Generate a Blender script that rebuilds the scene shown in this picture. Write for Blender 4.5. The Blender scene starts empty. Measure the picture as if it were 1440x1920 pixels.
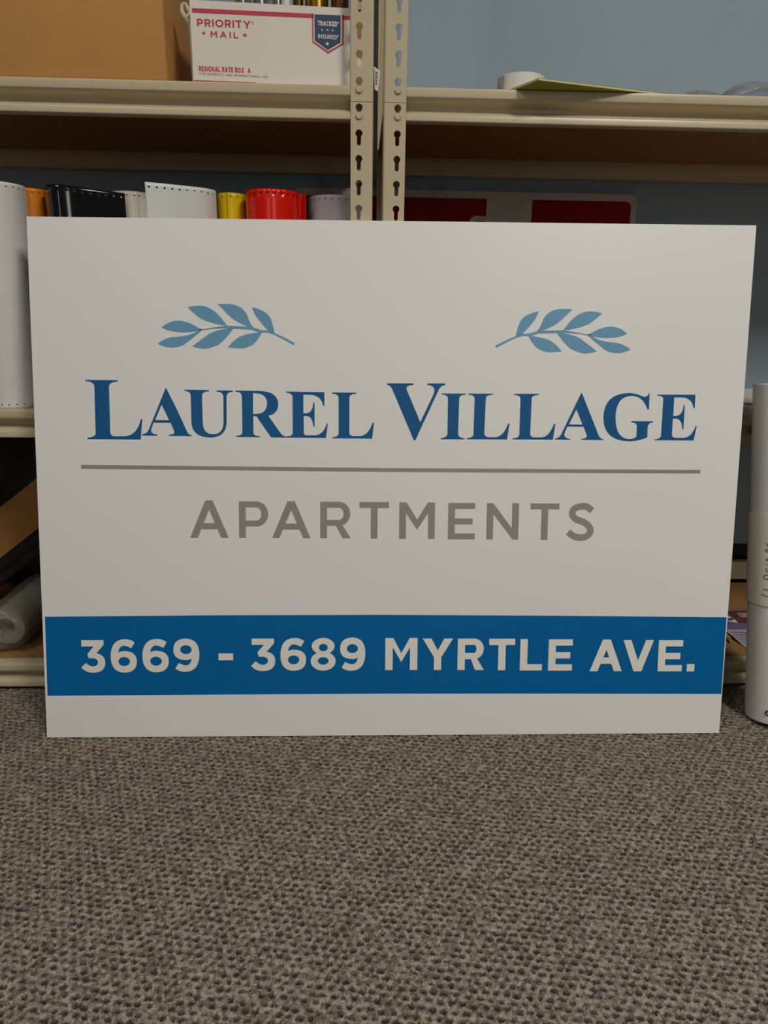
import bpy, bmesh, math, random
import numpy as np
from mathutils import Vector, Matrix
from mathutils.geometry import tessellate_polygon
random.seed(7); rng = np.random.default_rng(7)
S = bpy.context.scene
COL = S.collection

# ---------------------------------------------------------------- camera, world, lamps, exposure
F_PX = 1305.0
CAM = np.array([0.176033, -1.272225, 0.732149]); PITCH, YAW, ROLL = 0.274083, 0.036832, 0.014572
cy_, sy_, cp_, sp_ = math.cos(YAW), math.sin(YAW), math.cos(PITCH), math.sin(PITCH)
FW = np.array([sy_*cp_, cy_*cp_, -sp_]); RT = np.array([cy_, -sy_, 0.0]); UP = np.cross(RT, FW)
RT, UP = math.cos(ROLL)*RT + math.sin(ROLL)*UP, -math.sin(ROLL)*RT + math.cos(ROLL)*UP
cd = bpy.data.cameras.new('camera'); cam = bpy.data.objects.new('camera', cd); COL.objects.link(cam)
cd.sensor_fit = 'VERTICAL'; cd.sensor_height = 36.0; cd.lens = F_PX/1920*36.0; cd.clip_start = 0.02
cam.matrix_world = Matrix(((RT[0], UP[0], -FW[0], CAM[0]), (RT[1], UP[1], -FW[1], CAM[1]), (RT[2], UP[2], -FW[2], CAM[2]), (0, 0, 0, 1)))
S.camera = cam
w = bpy.data.worlds.new('world'); S.world = w; w.use_nodes = True
w.node_tree.nodes['Background'].inputs[0].default_value = (1.0, 0.97, 0.90, 1); w.node_tree.nodes['Background'].inputs[1].default_value = 0.05
def lamp(name, loc, size, power, color=(1, 0.965, 0.89), rot=(0, 0, 0)):
    l = bpy.data.lights.new(name, 'AREA'); l.shape = 'RECTANGLE'; l.size, l.size_y = size; l.energy = power; l.color = color
    o = bpy.data.objects.new(name, l); o.location = loc; o.rotation_euler = rot; COL.objects.link(o)
lamp('ceiling_lamp', (1.55, -2.35, 2.95), (0.6, 1.2), 84)
lamp('ceiling_lamp', (-0.95, -1.75, 2.95), (0.6, 1.2), 26)
lamp('window_daylight', (-0.97, -4.6, 1.45), (0.22, 1.5), 5.5, (1, 0.98, 0.94), (math.pi/2, 0, 0))
lamp('window_daylight', (1.00, -4.6, 1.45), (0.30, 1.5), 7.5, (1, 0.98, 0.94), (math.pi/2, 0, 0))
vs = S.view_settings; vs.view_transform = 'Standard'; vs.look = 'None'; vs.gamma = 1; vs.use_curve_mapping = False; vs.exposure = -0.15

# ---------------------------------------------------------------- measuring helpers
def ray(px, py): return (px-720)/F_PX*RT - (py-960)/F_PX*UP + FW
def on_plane(px, py, P0, n): v = ray(px, py); return CAM + v*(np.dot(n, P0-CAM)/np.dot(n, v))
def atY(px, py, Y): return on_plane(px, py, np.array([0, Y, 0.]), np.array([0, 1., 0]))
def atZ(px, py, Z): return on_plane(px, py, np.array([0, 0, Z]), np.array([0, 0, 1.]))

# ---------------------------------------------------------------- materials
def lin(c): return tuple(((v/12.92) if v <= 0.04045 else ((v+0.055)/1.055)**2.4) for v in (c if max(c) <= 1 else [q/255 for q in c]))
def mat(name, rgb, rough=0.5, metal=0.0, var=0.04, vscale=30.0, bump=0.0, bscale=200.0, alpha=1.0, trans=0.0, spec=0.5, two=None):
    m = bpy.data.materials.new(name); m.use_nodes = True; nt = m.node_tree; b = nt.nodes['Principled BSDF']
    c = lin(rgb)
    tc = nt.nodes.new('ShaderNodeTexCoord'); no = nt.nodes.new('ShaderNodeTexNoise'); no.inputs['Scale'].default_value = vscale; no.inputs['Detail'].default_value = 4
    nt.links.new(tc.outputs['Object'], no.inputs['Vector'])
    rp = nt.nodes.new('ShaderNodeValToRGB'); rp.color_ramp.elements[0].position = 0.3; rp.color_ramp.elements[1].position = 0.7
    c2 = lin(two) if two else tuple(min(1, v*(1+var)) for v in c); c1 = c if two else tuple(v*(1-var) for v in c)
    rp.color_ramp.elements[0].color = (*c1, 1); rp.color_ramp.elements[1].color = (*c2, 1)
    nt.links.new(no.outputs['Fac'], rp.inputs['Fac']); nt.links.new(rp.outputs['Color'], b.inputs['Base Color'])
    b.inputs['Roughness'].default_value = rough; b.inputs['Metallic'].default_value = metal; b.inputs['Specular IOR Level'].default_value = spec
    b.inputs['Alpha'].default_value = alpha; b.inputs['Transmission Weight'].default_value = trans
    if bump:
        n2 = nt.nodes.new('ShaderNodeTexNoise'); n2.inputs['Scale'].default_value = bscale; n2.inputs['Detail'].default_value = 3
        nt.links.new(tc.outputs['Object'], n2.inputs['Vector'])
        bp = nt.nodes.new('ShaderNodeBump'); bp.inputs['Strength'].default_value = bump; bp.inputs['Distance'].default_value = 0.002
        nt.links.new(n2.outputs['Fac'], bp.inputs['Height']); nt.links.new(bp.outputs['Normal'], b.inputs['Normal'])
    return m
M = {}
M['wall'] = mat('wall_paint', (154, 174, 188), 0.7, var=0.03, vscale=6, bump=0.25, bscale=160)
M['base'] = mat('black_vinyl', (16, 16, 17), 0.45)
M['metal'] = mat('beige_enamel', (198, 183, 151), 0.30, var=0.02, vscale=12)
M['board'] = mat('particle_board', (140, 100, 56), 0.75, vscale=260, two=(168, 126, 76))
M['panel'] = mat('white_sign_face', (238, 236, 232), 0.42, var=0.008, vscale=3)
M['edge'] = mat('sign_edge', (225, 223, 220), 0.5)
M['navy'] = mat('navy_vinyl', (22, 92, 146), 0.42, var=0.02, spec=0.25)
M['sprig'] = mat('sky_blue_vinyl', (104, 158, 192), 0.38, var=0.02)
M['grey'] = mat('grey_vinyl', (150, 147, 140), 0.38, var=0.02)
M['band'] = mat('royal_blue_vinyl', (0, 102, 166), 0.42, var=0.02, spec=0.2)
M['address'] = mat('white_print', (240, 236, 228), 0.42, var=0.01)
M['kraft'] = mat('kraft_cardboard', (190, 138, 74), 0.8, var=0.06, vscale=9, bump=0.1, bscale=60)
M['whitecard'] = mat('white_cardboard', (228, 220, 208), 0.7, var=0.02, vscale=14)
M['redink'] = mat('red_ink', (196, 52, 76), 0.6); M['blueink'] = mat('dark_blue_ink', (40, 66, 96), 0.6)
M['greyink'] = mat('brown_grey_ink', (150, 120, 118), 0.6); M['whiteink'] = mat('white_ink', (232, 228, 220), 0.6)
for k, c, r in (('white', (226, 224, 220), 0.35), ('orange', (226, 132, 0), 0.3), ('black', (20, 21, 23), 0.07), ('ivory', (222, 212, 196), 0.25),
                ('whitecool', (220, 222, 216), 0.4), ('yellow', (232, 196, 0), 0.25), ('red', (226, 26, 8), 0.22), ('lavender', (208, 203, 210), 0.35)):
    M['v_'+k] = mat(k+'_vinyl', c, r, var=0.02, vscale=8)
M['core'] = mat('kraft_core', (158, 124, 86), 0.85)
M['silver'] = mat('silver_foil', (215, 215, 218), 0.18, metal=1.0); M['gold'] = mat('gold_foil', (214, 166, 70), 0.22, metal=1.0)
M['brownfoil'] = mat('bronze_foil', (120, 84, 44), 0.3, metal=0.8); M['darkfoil'] = mat('dark_olive_foil', (86, 74, 30), 0.3, metal=0.8)
M['plastic'] = mat('beige_plastic', (190, 182, 150), 0.35)
M['paper'] = mat('white_paper', (226, 222, 216), 0.7, var=0.02)
M['blackink'] = mat('black_ink', (24, 22, 22), 0.6)
M['olive'] = mat('olive_folder', (150, 146, 44), 0.6, var=0.03)
M['maroon'] = mat('dark_red_print', (150, 10, 22), 0.6, spec=0.15); M['greyboard'] = mat('off_white_board', (206, 198, 186), 0.5)
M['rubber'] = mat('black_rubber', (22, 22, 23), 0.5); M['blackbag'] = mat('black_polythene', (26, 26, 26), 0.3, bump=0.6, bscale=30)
M['greenink'] = mat('green_marker', (58, 128, 88), 0.6)
M['purple'] = mat('purple_print', (120, 104, 132), 0.5, var=0.15, vscale=120); M['lilac'] = mat('lilac_print', (176, 168, 182), 0.5, var=0.12, vscale=220)
M['darkprint'] = mat('dark_brown_print', (78, 46, 44), 0.5, vscale=70, two=(120, 64, 62)); M['pinkprint'] = mat('pink_print', (196, 176, 184), 0.5, vscale=90, two=(120, 100, 112))
M['blueprint'] = mat('blue_print', (38, 84, 132), 0.5); M['cream'] = mat('cream_paper', (226, 220, 200), 0.65, var=0.03)

def film(name, rgb, op, rough=0.15):
    m = bpy.data.materials.new(name); m.use_nodes = True; nt = m.node_tree; b = nt.nodes['Principled BSDF']
    no = nt.nodes.new('ShaderNodeTexNoise'); no.inputs['Scale'].default_value = 40
    mr = nt.nodes.new('ShaderNodeMapRange'); mr.inputs['To Min'].default_value = op*0.6; mr.inputs['To Max'].default_value = min(1, op*1.4)
    tc = nt.nodes.new('ShaderNodeTexCoord'); nt.links.new(tc.outputs['Object'], no.inputs['Vector'])
    nt.links.new(no.outputs['Fac'], mr.inputs['Value']); nt.links.new(mr.outputs['Result'], b.inputs['Alpha'])
    b.inputs['Base Color'].default_value = (*lin(rgb), 1); b.inputs['Roughness'].default_value = rough
    return m
M['film'] = film('clear_film', (150, 146, 146), 0.15, 0.1); M['poly'] = film('clear_polythene', (120, 122, 104), 0.5, 0.3)

def weave_mat():
    m = bpy.data.materials.new('woven_banner'); m.use_nodes = True; nt = m.node_tree; b = nt.nodes['Principled BSDF']
    tc = nt.nodes.new('ShaderNodeTexCoord')
    sep = nt.nodes.new('ShaderNodeSeparateXYZ'); nt.links.new(tc.outputs['UV'], sep.inputs[0])
    outs = []
    for k, n in ((0, 150.0), (1, 300.0)):
        mu = nt.nodes.new('ShaderNodeMath'); mu.operation = 'MULTIPLY'; mu.inputs[1].default_value = n*math.pi; nt.links.new(sep.outputs[k], mu.inputs[0])
        si = nt.nodes.new('ShaderNodeMath'); si.operation = 'SINE'; nt.links.new(mu.outputs[0], si.inputs[0])
        ab = nt.nodes.new('ShaderNodeMath'); ab.operation = 'ABSOLUTE'; nt.links.new(si.outputs[0], ab.inputs[0]); outs.append(ab)
    mn = nt.nodes.new('ShaderNodeMath'); mn.operation = 'MULTIPLY'; nt.links.new(outs[0].outputs[0], mn.inputs[0]); nt.links.new(outs[1].outputs[0], mn.inputs[1])
    rp = nt.nodes.new('ShaderNodeValToRGB'); rp.color_ramp.elements[0].color = (*lin((212, 210, 204)), 1); rp.color_ramp.elements[1].color = (*lin((240, 239, 232)), 1)
    rp.color_ramp.elements[1].position = 0.6
    nt.links.new(mn.outputs[0], rp.inputs['Fac']); nt.links.new(rp.outputs['Color'], b.inputs['Base Color'])
    bp = nt.nodes.new('ShaderNodeBump'); bp.inputs['Strength'].default_value = 0.35; bp.inputs['Distance'].default_value = 0.001
    nt.links.new(mn.outputs[0], bp.inputs['Height']); nt.links.new(bp.outputs['Normal'], b.inputs['Normal']); b.inputs['Roughness'].default_value = 0.55
    return m
M['weave'] = weave_mat()

def carpet_mat():
    m = bpy.data.materials.new('loop_pile_carpet'); m.use_nodes = True; nt = m.node_tree; b = nt.nodes['Principled BSDF']
    at = nt.nodes.new('ShaderNodeAttribute'); at.attribute_name = 'yarn'
    tc = nt.nodes.new('ShaderNodeTexCoord'); no = nt.nodes.new('ShaderNodeTexNoise'); no.inputs['Scale'].default_value = 560; no.inputs['Detail'].default_value = 3
    nt.links.new(tc.outputs['Object'], no.inputs['Vector'])
    rp = nt.nodes.new('ShaderNodeValToRGB'); cr = rp.color_ramp
    cr.elements[0].position = 0.0; cr.elements[0].color = (*lin((44, 37, 32)), 1)
    cr.elements[1].position = 1.0; cr.elements[1].color = (*lin((178, 166, 152)), 1)
    e = cr.elements.new(0.55); e.color = (*lin((110, 100, 90)), 1)
    mx = nt.nodes.new('ShaderNodeMath'); mx.operation = 'MULTIPLY_ADD'; mx.inputs[1].default_value = 1.1; mx.inputs[2].default_value = -0.55
    nt.links.new(no.outputs['Fac'], mx.inputs[0])
    ad = nt.nodes.new('ShaderNodeMath'); ad.operation = 'ADD'; nt.links.new(at.outputs['Fac'], ad.inputs[0]); nt.links.new(mx.outputs[0], ad.inputs[1])
    nt.links.new(ad.outputs[0], rp.inputs['Fac']); nt.links.new(rp.outputs['Color'], b.inputs['Base Color'])
    bp = nt.nodes.new('ShaderNodeBump'); bp.inputs['Strength'].default_value = 0.8; bp.inputs['Distance'].default_value = 0.003
    nt.links.new(no.outputs['Fac'], bp.inputs['Height']); nt.links.new(bp.outputs['Normal'], b.inputs['Normal'])
    b.inputs['Roughness'].default_value = 0.9; b.inputs['Specular IOR Level'].default_value = 0.15
    return m
M['carpet'] = carpet_mat()

# ---------------------------------------------------------------- object helpers
def wloc(o):
    return Vector(o.location) + (wloc(o.parent) if o.parent else Vector((0, 0, 0)))
def obj(name, verts, faces, m, parent=None, smooth=False, loc=None, weld=True, label=None):
    me = bpy.data.meshes.new(name)
    o = bpy.data.objects.new(name, me); COL.objects.link(o)
    base = Vector(loc) if loc is not None else (wloc(parent) if parent else Vector((0, 0, 0)))
    if parent: o.parent = parent; o.location = base - wloc(parent)
    else: o.location = base
    v = np.asarray(verts, float) - np.array(base)
    me.from_pydata([tuple(p) for p in v], [], [tuple(f) for f in faces])
    if weld:
        bm = bmesh.new(); bm.from_mesh(me); bmesh.ops.remove_doubles(bm, verts=bm.verts, dist=2e-5); bmesh.ops.recalc_face_normals(bm, faces=bm.faces); bm.to_mesh(me); bm.free()
    me.materials.append(m)
    if smooth:
        for p in me.polygons: p.use_smooth = True
        if smooth != True: me.set_sharp_from_angle(angle=smooth)
    if label: o['label'] = label
    return o
def empty(name, loc): o = bpy.data.objects.new(name, None); o.empty_display_size = 0.05; o.location = Vector(loc); COL.objects.link(o); return o
def tag(o, label, cat, group=None):
    o['label'] = label; o['category'] = cat
    if group: o['group'] = group
    return o
class MB:
    def __init__(s): s.v = []; s.f = []
    def add(s, v, f): k = len(s.v); s.v += [tuple(p) for p in v]; s.f += [tuple(i+k for i in q) for q in f]; return s
    def box(s, a, b):
        (x0, y0, z0), (x1, y1, z1) = a, b
        return s.add([(x0,y0,z0),(x1,y0,z0),(x1,y1,z0),(x0,y1,z0),(x0,y0,z1),(x1,y0,z1),(x1,y1,z1),(x0,y1,z1)],
                     [(0,3,2,1),(4,5,6,7),(0,1,5,4),(1,2,6,5),(2,3,7,6),(3,0,4,7)])
    def hexa(s, c): return s.add(c, [(0,3,2,1),(4,5,6,7),(0,1,5,4),(1,2,6,5),(2,3,7,6),(3,0,4,7)])   # 4 bottom then 4 top corners
    def lathe(s, prof, O, ax, n=24, closed=False):     # prof: (radius, along)
        ax = Vector(ax).normalized(); u = ax.orthogonal().normalized(); v = ax.cross(u); O = Vector(O); k = len(prof)
        vs = [O + ax*h + (u*math.cos(2*math.pi*i/n) + v*math.sin(2*math.pi*i/n))*r for i in range(n) for r, h in prof]
        fs = [(i*k+j, ((i+1) % n)*k+j, ((i+1) % n)*k+(j+1) % k, i*k+(j+1) % k) for i in range(n) for j in range(k if closed else k-1)]
        return s.add(vs, fs)
    def tube(s, pts, r, n=8):
        pts = [Vector(p) for p in pts]; rings = []
        for i, p in enumerate(pts):
            d = (pts[min(i+1, len(pts)-1)] - pts[max(i-1, 0)]).normalized(); u = d.cross(Vector((0.31, 0.52, 0.79))).normalized(); v = d.cross(u)
            rr = r[i] if isinstance(r, (list, tuple)) else r
            rings.append([p + (u*math.cos(2*math.pi*k/n) + v*math.sin(2*math.pi*k/n))*rr for k in range(n)])
        vs = [q for g in rings for q in g]; fs = [(i*n+k, i*n+(k+1) % n, (i+1)*n+(k+1) % n, (i+1)*n+k) for i in range(len(pts)-1) for k in range(n)]
        fs += [tuple(range(n)), tuple(range((len(pts)-1)*n, len(pts)*n))]
        return s.add(vs, fs)
    def extrude_x(s, prof, x0, x1):                    # prof: closed (y, z)
        n = len(prof); vs = [(x0, y, z) for y, z in prof] + [(x1, y, z) for y, z in prof]
        fs = [(i, (i+1) % n, n+(i+1) % n, n+i) for i in range(n)]
        tri = tessellate_polygon([[Vector((y, z, 0)) for y, z in prof]])
        fs += [t for t in tri] + [tuple(n+i for i in reversed(t)) for t in tri]
        return s.add(vs, fs)
    def build(s, name, m, parent=None, **k): return obj(name, s.v, s.f, m, parent, **k)
def crspline(pts, n=8):
    P = [np.array(p, float) for p in pts]; P = [2*P[0]-P[1]] + P + [2*P[-1]-P[-2]]; out = []
    for i in range(1, len(P)-2):
        for k in range(n):
            t = k/n; a, b, c, d = P[i-1:i+3]
            out.append(0.5*((2*b) + (-a+c)*t + (2*a-5*b+4*c-d)*t*t + (-a+3*b-3*c+d)*t**3))
    out.append(P[-2]); return out
def outline(seq, n=8):                                 # (x, y) line to, (cx, cy, x, y) quadratic curve to
    out = []
    for s in seq:
        if len(s) == 2: out.append(np.array(s, float))
        else:
            a = out[-1]; c = np.array(s[:2], float); b = np.array(s[2:], float)
            out += [(1-t)**2*a + 2*t*(1-t)*c + t*t*b for t in [k/n for k in range(1, n+1)]]
    return out
def flat_poly(mb, loops, place):                       # loops of 2-D points (outer, holes) -> triangles placed in space
    flat = [p for l in loops for p in l]
    tri = tessellate_polygon([[Vector((p[0], p[1], 0)) for p in l] for l in loops])
    mb.k = getattr(mb, 'k', 0) + 1
    mb.add([place(p) for p in flat], tri)

# ---------------------------------------------------------------- sans-serif letter shapes (unit cap height, width w, stroke t)
def rect(x0, y0, x1, y1): return [[(x0, y0), (x1, y0), (x1, y1), (x0, y1)]]
def ellipse(cx, cy, rx, ry, a0=0, a1=360, n=28): return [(cx+rx*math.cos(math.radians(a0+(a1-a0)*i/n)), cy+ry*math.sin(math.radians(a0+(a1-a0)*i/n))) for i in range(n+(0 if a1-a0 == 360 else 1))]
def arc(cx, cy, rx, ry, t, h, a0, a1, n=20): return [ellipse(cx, cy, rx, ry, a0, a1, n) + list(reversed(ellipse(cx, cy, rx-t, ry-h, a0, a1, n)))]
def ribbon(pts, t):
    P = [np.array(p, float) for p in pts]; L = []; R_ = []
    for i, p in enumerate(P):
        d = P[min(i+1, len(P)-1)] - P[max(i-1, 0)]; d /= np.linalg.norm(d); n = np.array([-d[1], d[0]]); L.append(p+n*t/2); R_.append(p-n*t/2)
    return [tuple(q) for q in L] + [tuple(q) for q in reversed(R_)]
NORM = lambda pts, x0, y0, w_, h_: [((p[0]-x0)/w_, 1-(p[1]-y0)/h_) for p in pts]
THREE = NORM(outline([(58,90),(252,90),(252,130),(187,200),(262,215,262,280),(258,365,150,365),(90,365,50,320),(92,282),(125,312,155,312),(198,308,198,275),(196,243,145,243),(118,243),(107,207),(165,143),(58,143)]), 50, 90, 212, 275)
SIX = NORM(outline([(513,110),(483,158),(440,135,415,137),(375,145,370,195),(395,180,425,182),(528,185,528,270),(525,364,415,364),(302,360,302,230),(305,82,430,82),(480,82,513,110)])[:-1], 302, 82, 226, 282)
SIXH = NORM(ellipse(418, 270, 50, 38), 302, 82, 226, 282)
WID = dict(A=1.04, B=.80, C=.88, D=.90, E=.74, F=.70, G=.94, I=.23, K=.88, L=.68, M=.98, N=.90, O=1.04, P=.78, R=.80, S=.76, T=.80, U=.86, X=.92, Y=.98, V=1.02)
def glyph(ch, w, t):                                   # list of polygons; each polygon = [outer, hole...]
    h = t*0.88; g = []
    if ch in 'AV':
        p = [[[(0,0),(t*1.08,0),(w/2+t*.54,1),(w/2-t*.54,1)]], [[(w,0),(w-t*1.08,0),(w/2-t*.54,1),(w/2+t*.54,1)]]]
        if ch == 'A': p.append([[(w*.2,.235),(w*.8,.235),(w*.8-.155*w*.42,.235+h),(w*.2+.155*w*.42,.235+h)]])
        else: p = [[[(x, 1-y) for x, y in l] for l in q] for q in p]
        return p
    if ch == 'I': return [rect((w-t)/2, 0, (w+t)/2, 1)]
    if ch == '-': return [rect(0, 0, w, 1)]
    if ch == '.': return [rect(0, 0, w, 1)]
    if ch == 'T': return [rect(0, 1-h, w, 1), rect(w/2-t/2, 0, w/2+t/2, 1)]
    if ch == 'L': return [rect(0, 0, t, 1), rect(0, 0, w, h)]
    if ch in 'EF':
        g = [rect(0, 0, t, 1), rect(0, 1-h, w, 1), rect(0, .5-h*.55, w*.91, .5+h*.45)]
        if ch == 'E': g.append(rect(0, 0, w, h))
        return g
    if ch in 'PR':
        b = .315 if ch == 'P' else .345; r = (1-b)/2; cx = w-r*.92-(.0 if ch == 'P' else .02*w)
        g = [rect(0, 0, t, 1), rect(0, 1-h, cx, 1), rect(0, b, cx, b+h), arc(cx, b+r, r*.92, r, t, h, -90, 90)]
        if ch == 'R': g.append([[(w*.46, b+h*.5), (w-t*1.22, 0), (w, 0), (w*.62, b+h*.9)]])
        return g
    if ch == 'B':
        g = [rect(0, 0, t, 1)]
        for b, T, k in ((0, .54, 1.0), (.46, 1, .92)):
            r = (T-b)/2; cx = w*k-r; g += [rect(0, T-h, cx, T), rect(0, b, cx, b+h), arc(cx, b+r, r, r, t, h, -90, 90)]
        return g
    if ch == 'D': r = .5; cx = w-r*.95; return [rect(0, 0, t, 1), rect(0, 1-h, cx, 1), rect(0, 0, cx, h), arc(cx, .5, r*.95, .5, t, h, -90, 90)]
    if ch == 'M': return [[[(0,0),(t,0),(t,.71),(w/2,.25),(w-t,.71),(w-t,0),(w,0),(w,1),(w-t*1.06,1),(w/2,.53),(t*1.06,1),(0,1)]]]
    if ch == 'N': return [[[(0,0),(t,0),(t,.70),(w-t*.85,0),(w,0),(w,1),(w-t,1),(w-t,.31),(t*.92,1),(0,1)]]]
    if ch == 'O': return [[ellipse(w/2, .5, w/2, .5), ellipse(w/2, .5, w/2-t, .5-h)]]
    if ch == 'C': return [arc(w*.55, .5, w*.55, .5, t, h, 42, 318)]
    if ch == 'G': return [arc(w*.52, .5, w*.52, .5, t, h, 42, 330), rect(w*.55, .38, w, .38+h), rect(w-t, .16, w, .38+h)]
    if ch == 'U': r = w/2; return [rect(0, .42, t, 1), rect(w-t, .42, w, 1), arc(r, .42, r, .42, t, h, 180, 360)]
    if ch == 'K': return [rect(0, 0, t, 1), [[(t*.5,.28),(t*.5,.28+t*1.5),(w-t*1.3,1),(w,1)]], [[(w*.34,.55),(w*.5,.68),(w,0),(w-t*1.3,0)]]]
    if ch == 'X': return [[[(0,0),(t*1.25,0),(w,1),(w-t*1.25,1)]], [[(w,0),(w-t*1.25,0),(0,1),(t*1.25,1)]]]
    if ch == 'Y': return [[[(0,1),(t*1.2,1),(w/2+t/2,.41),(w/2-t/2,.41)]], [[(w,1),(w-t*1.2,1),(w/2-t/2,.41),(w/2+t/2,.41)]], rect(w/2-t/2, 0, w/2+t/2, .42),]
    if ch == 'S':
        c = crspline([(x*w, y) for x, y in ((.915,.80),(.74,.895),(.55,.915),(.28,.86),(.19,.715),(.33,.575),(.70,.465),(.885,.29),(.77,.13),(.50,.083),(.25,.13),(.065,.235))], 5)
        return [[ribbon(c, t*.94)]]
    if ch == '3': return [[[(x*w, y) for x, y in THREE]]]
    if ch == '6': return [[[(x*w, y) for x, y in SIX], [(x*w, y) for x, y in SIXH]]]
    if ch == '9': return [[[(w-x*w, 1-y) for x, y in SIX], [(w-x*w, 1-y) for x, y in SIXH]]]
    if ch == '8':
        return [[NORMW(ellipse(747, 140, 97, 69), w), NORMW(ellipse(748, 152, 38, 31), w)], [NORMW(ellipse(747, 267, 106, 81), w), NORMW(ellipse(747, 265, 46, 32), w)]]
    if ch == '*':
        pts = [((.5+(.5 if i % 2 == 0 else .2)*math.sin(math.pi*i/5))*w, .5+(.5 if i % 2 == 0 else .2)*math.cos(math.pi*i/5)) for i in range(10)]
        return [[pts]]
    return []
NORMW = lambda pts, w: [((p[0]-641)/211*w, 1-(p[1]-71)/277) for p in pts]

# ================================================================= THE SETTING
def structure(o): o['kind'] = 'structure'; return o
def make_floor():
    step = 0.0016; X0, X1, Y0, Y1 = -0.64, 1.14, -0.76, 0.48
    nx, ny = int((X1-X0)/step), int((Y1-Y0)/step)
    gx, gy = np.meshgrid(np.linspace(X0, X1, nx), np.linspace(Y0, Y1, ny)); N = 1024
    def cells(a, b, jit, rx, ry, shift=0.0, rot=0.0):
        """squared distance to the nearest point of a jittered staggered lattice, and that point's random value"""
        c_, s_ = math.cos(rot), math.sin(rot); x = gx*c_-gy*s_; y = gx*s_+gy*c_
        J = [rng.random((N, N)) for _ in range(3)]; best = np.full(x.shape, 99.0); val = np.zeros(x.shape)
        row = np.floor(y/b).astype(int)
        for dr in (-1, 0, 1):
            r = row+dr; off = 0.5*(r % 2); col = np.floor(x/a-off).astype(int)
            for dc in (-1, 0, 1):
                c = col+dc; i, j = r % N, c % N
                d2 = ((x-(c+.5+off+jit*(J[0][i, j]-.5))*a)/rx)**2 + ((y-(r+.5+jit*(J[1][i, j]-.5))*b)/ry)**2
                k = d2 < best; best = np.where(k, d2, best); val = np.where(k, J[2][i, j], val)
        return best, val
    dk, dv_ = cells(0.0124, 0.0100, 0.30, 0.0042, 0.0029, rot=0.16)          # dark loops
    lo, lv = cells(0.0044, 0.0036, 0.8, 0.0025, 0.0020, rot=0.9)             # yarn tips
    size = 0.42+0.75*dv_ + 1.2*(lv-0.5)
    dark = np.clip((size*1.15-dk)/0.5, 0, 1)
    H = -0.0013*np.clip(lo, 0, 1.6) - 0.0014*lv - 0.0032*dark
    Z = H-H.max()
    V = (1-dark)*(0.52+0.48*lv) + dark*(0.02+0.16*lv)
    vs_ = np.stack([gx, gy, Z], -1).reshape(-1, 3)
    idx = np.arange(nx*ny).reshape(ny, nx)
    q = np.stack([idx[:-1, :-1], idx[:-1, 1:], idx[1:, 1:], idx[1:, :-1]], -1).reshape(-1, 4)
    ex = [(-3, -4), (3.2, -4), (3.2, 0.5), (-3, 0.5), (X0, Y0), (X1, Y0), (X1, Y1), (X0, Y1)]
    k = len(vs_); vs_ = np.vstack([vs_, np.array([(x, y, -0.003) for x, y in ex])])
    q = np.vstack([q, np.array([(k, k+1, k+5, k+4), (k+1, k+2, k+6, k+5), (k+2, k+3, k+7, k+6), (k+3, k, k+4, k+7)])])
    me = bpy.data.meshes.new('floor'); me.vertices.add(len(vs_)); me.vertices.foreach_set('co', vs_.ravel())
    me.loops.add(q.size); me.loops.foreach_set('vertex_index', q.ravel().astype(np.int32))
    me.polygons.add(len(q)); me.polygons.foreach_set('loop_start', np.arange(0, q.size, 4, dtype=np.int32)); me.polygons.foreach_set('loop_total', np.full(len(q), 4, np.int32))
    me.update(calc_edges=True)
    at = me.attributes.new('yarn', 'FLOAT', 'POINT'); at.data.foreach_set('value', np.concatenate([V.ravel(), np.full(8, 0.55)]).astype(np.float32))
    me.polygons.foreach_set('use_smooth', np.ones(len(q), bool)); me.materials.append(M['carpet'])
    o = bpy.data.objects.new('floor', me); COL.objects.link(o); structure(o)
make_floor()
WALL_Y = 0.486
structure(MB().box((-3, WALL_Y, -0.02), (3.2, WALL_Y+0.1, 2.7)).build('wall_back', M['wall']))
bb = MB(); bb.extrude_x([(WALL_Y-0.004, -0.004), (WALL_Y, -0.004), (WALL_Y, 0.153), (WALL_Y-0.002, 0.153), (WALL_Y-0.004, 0.150)], -3, 3.2)
structure(bb.build('baseboard_back', M['base']))

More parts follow.
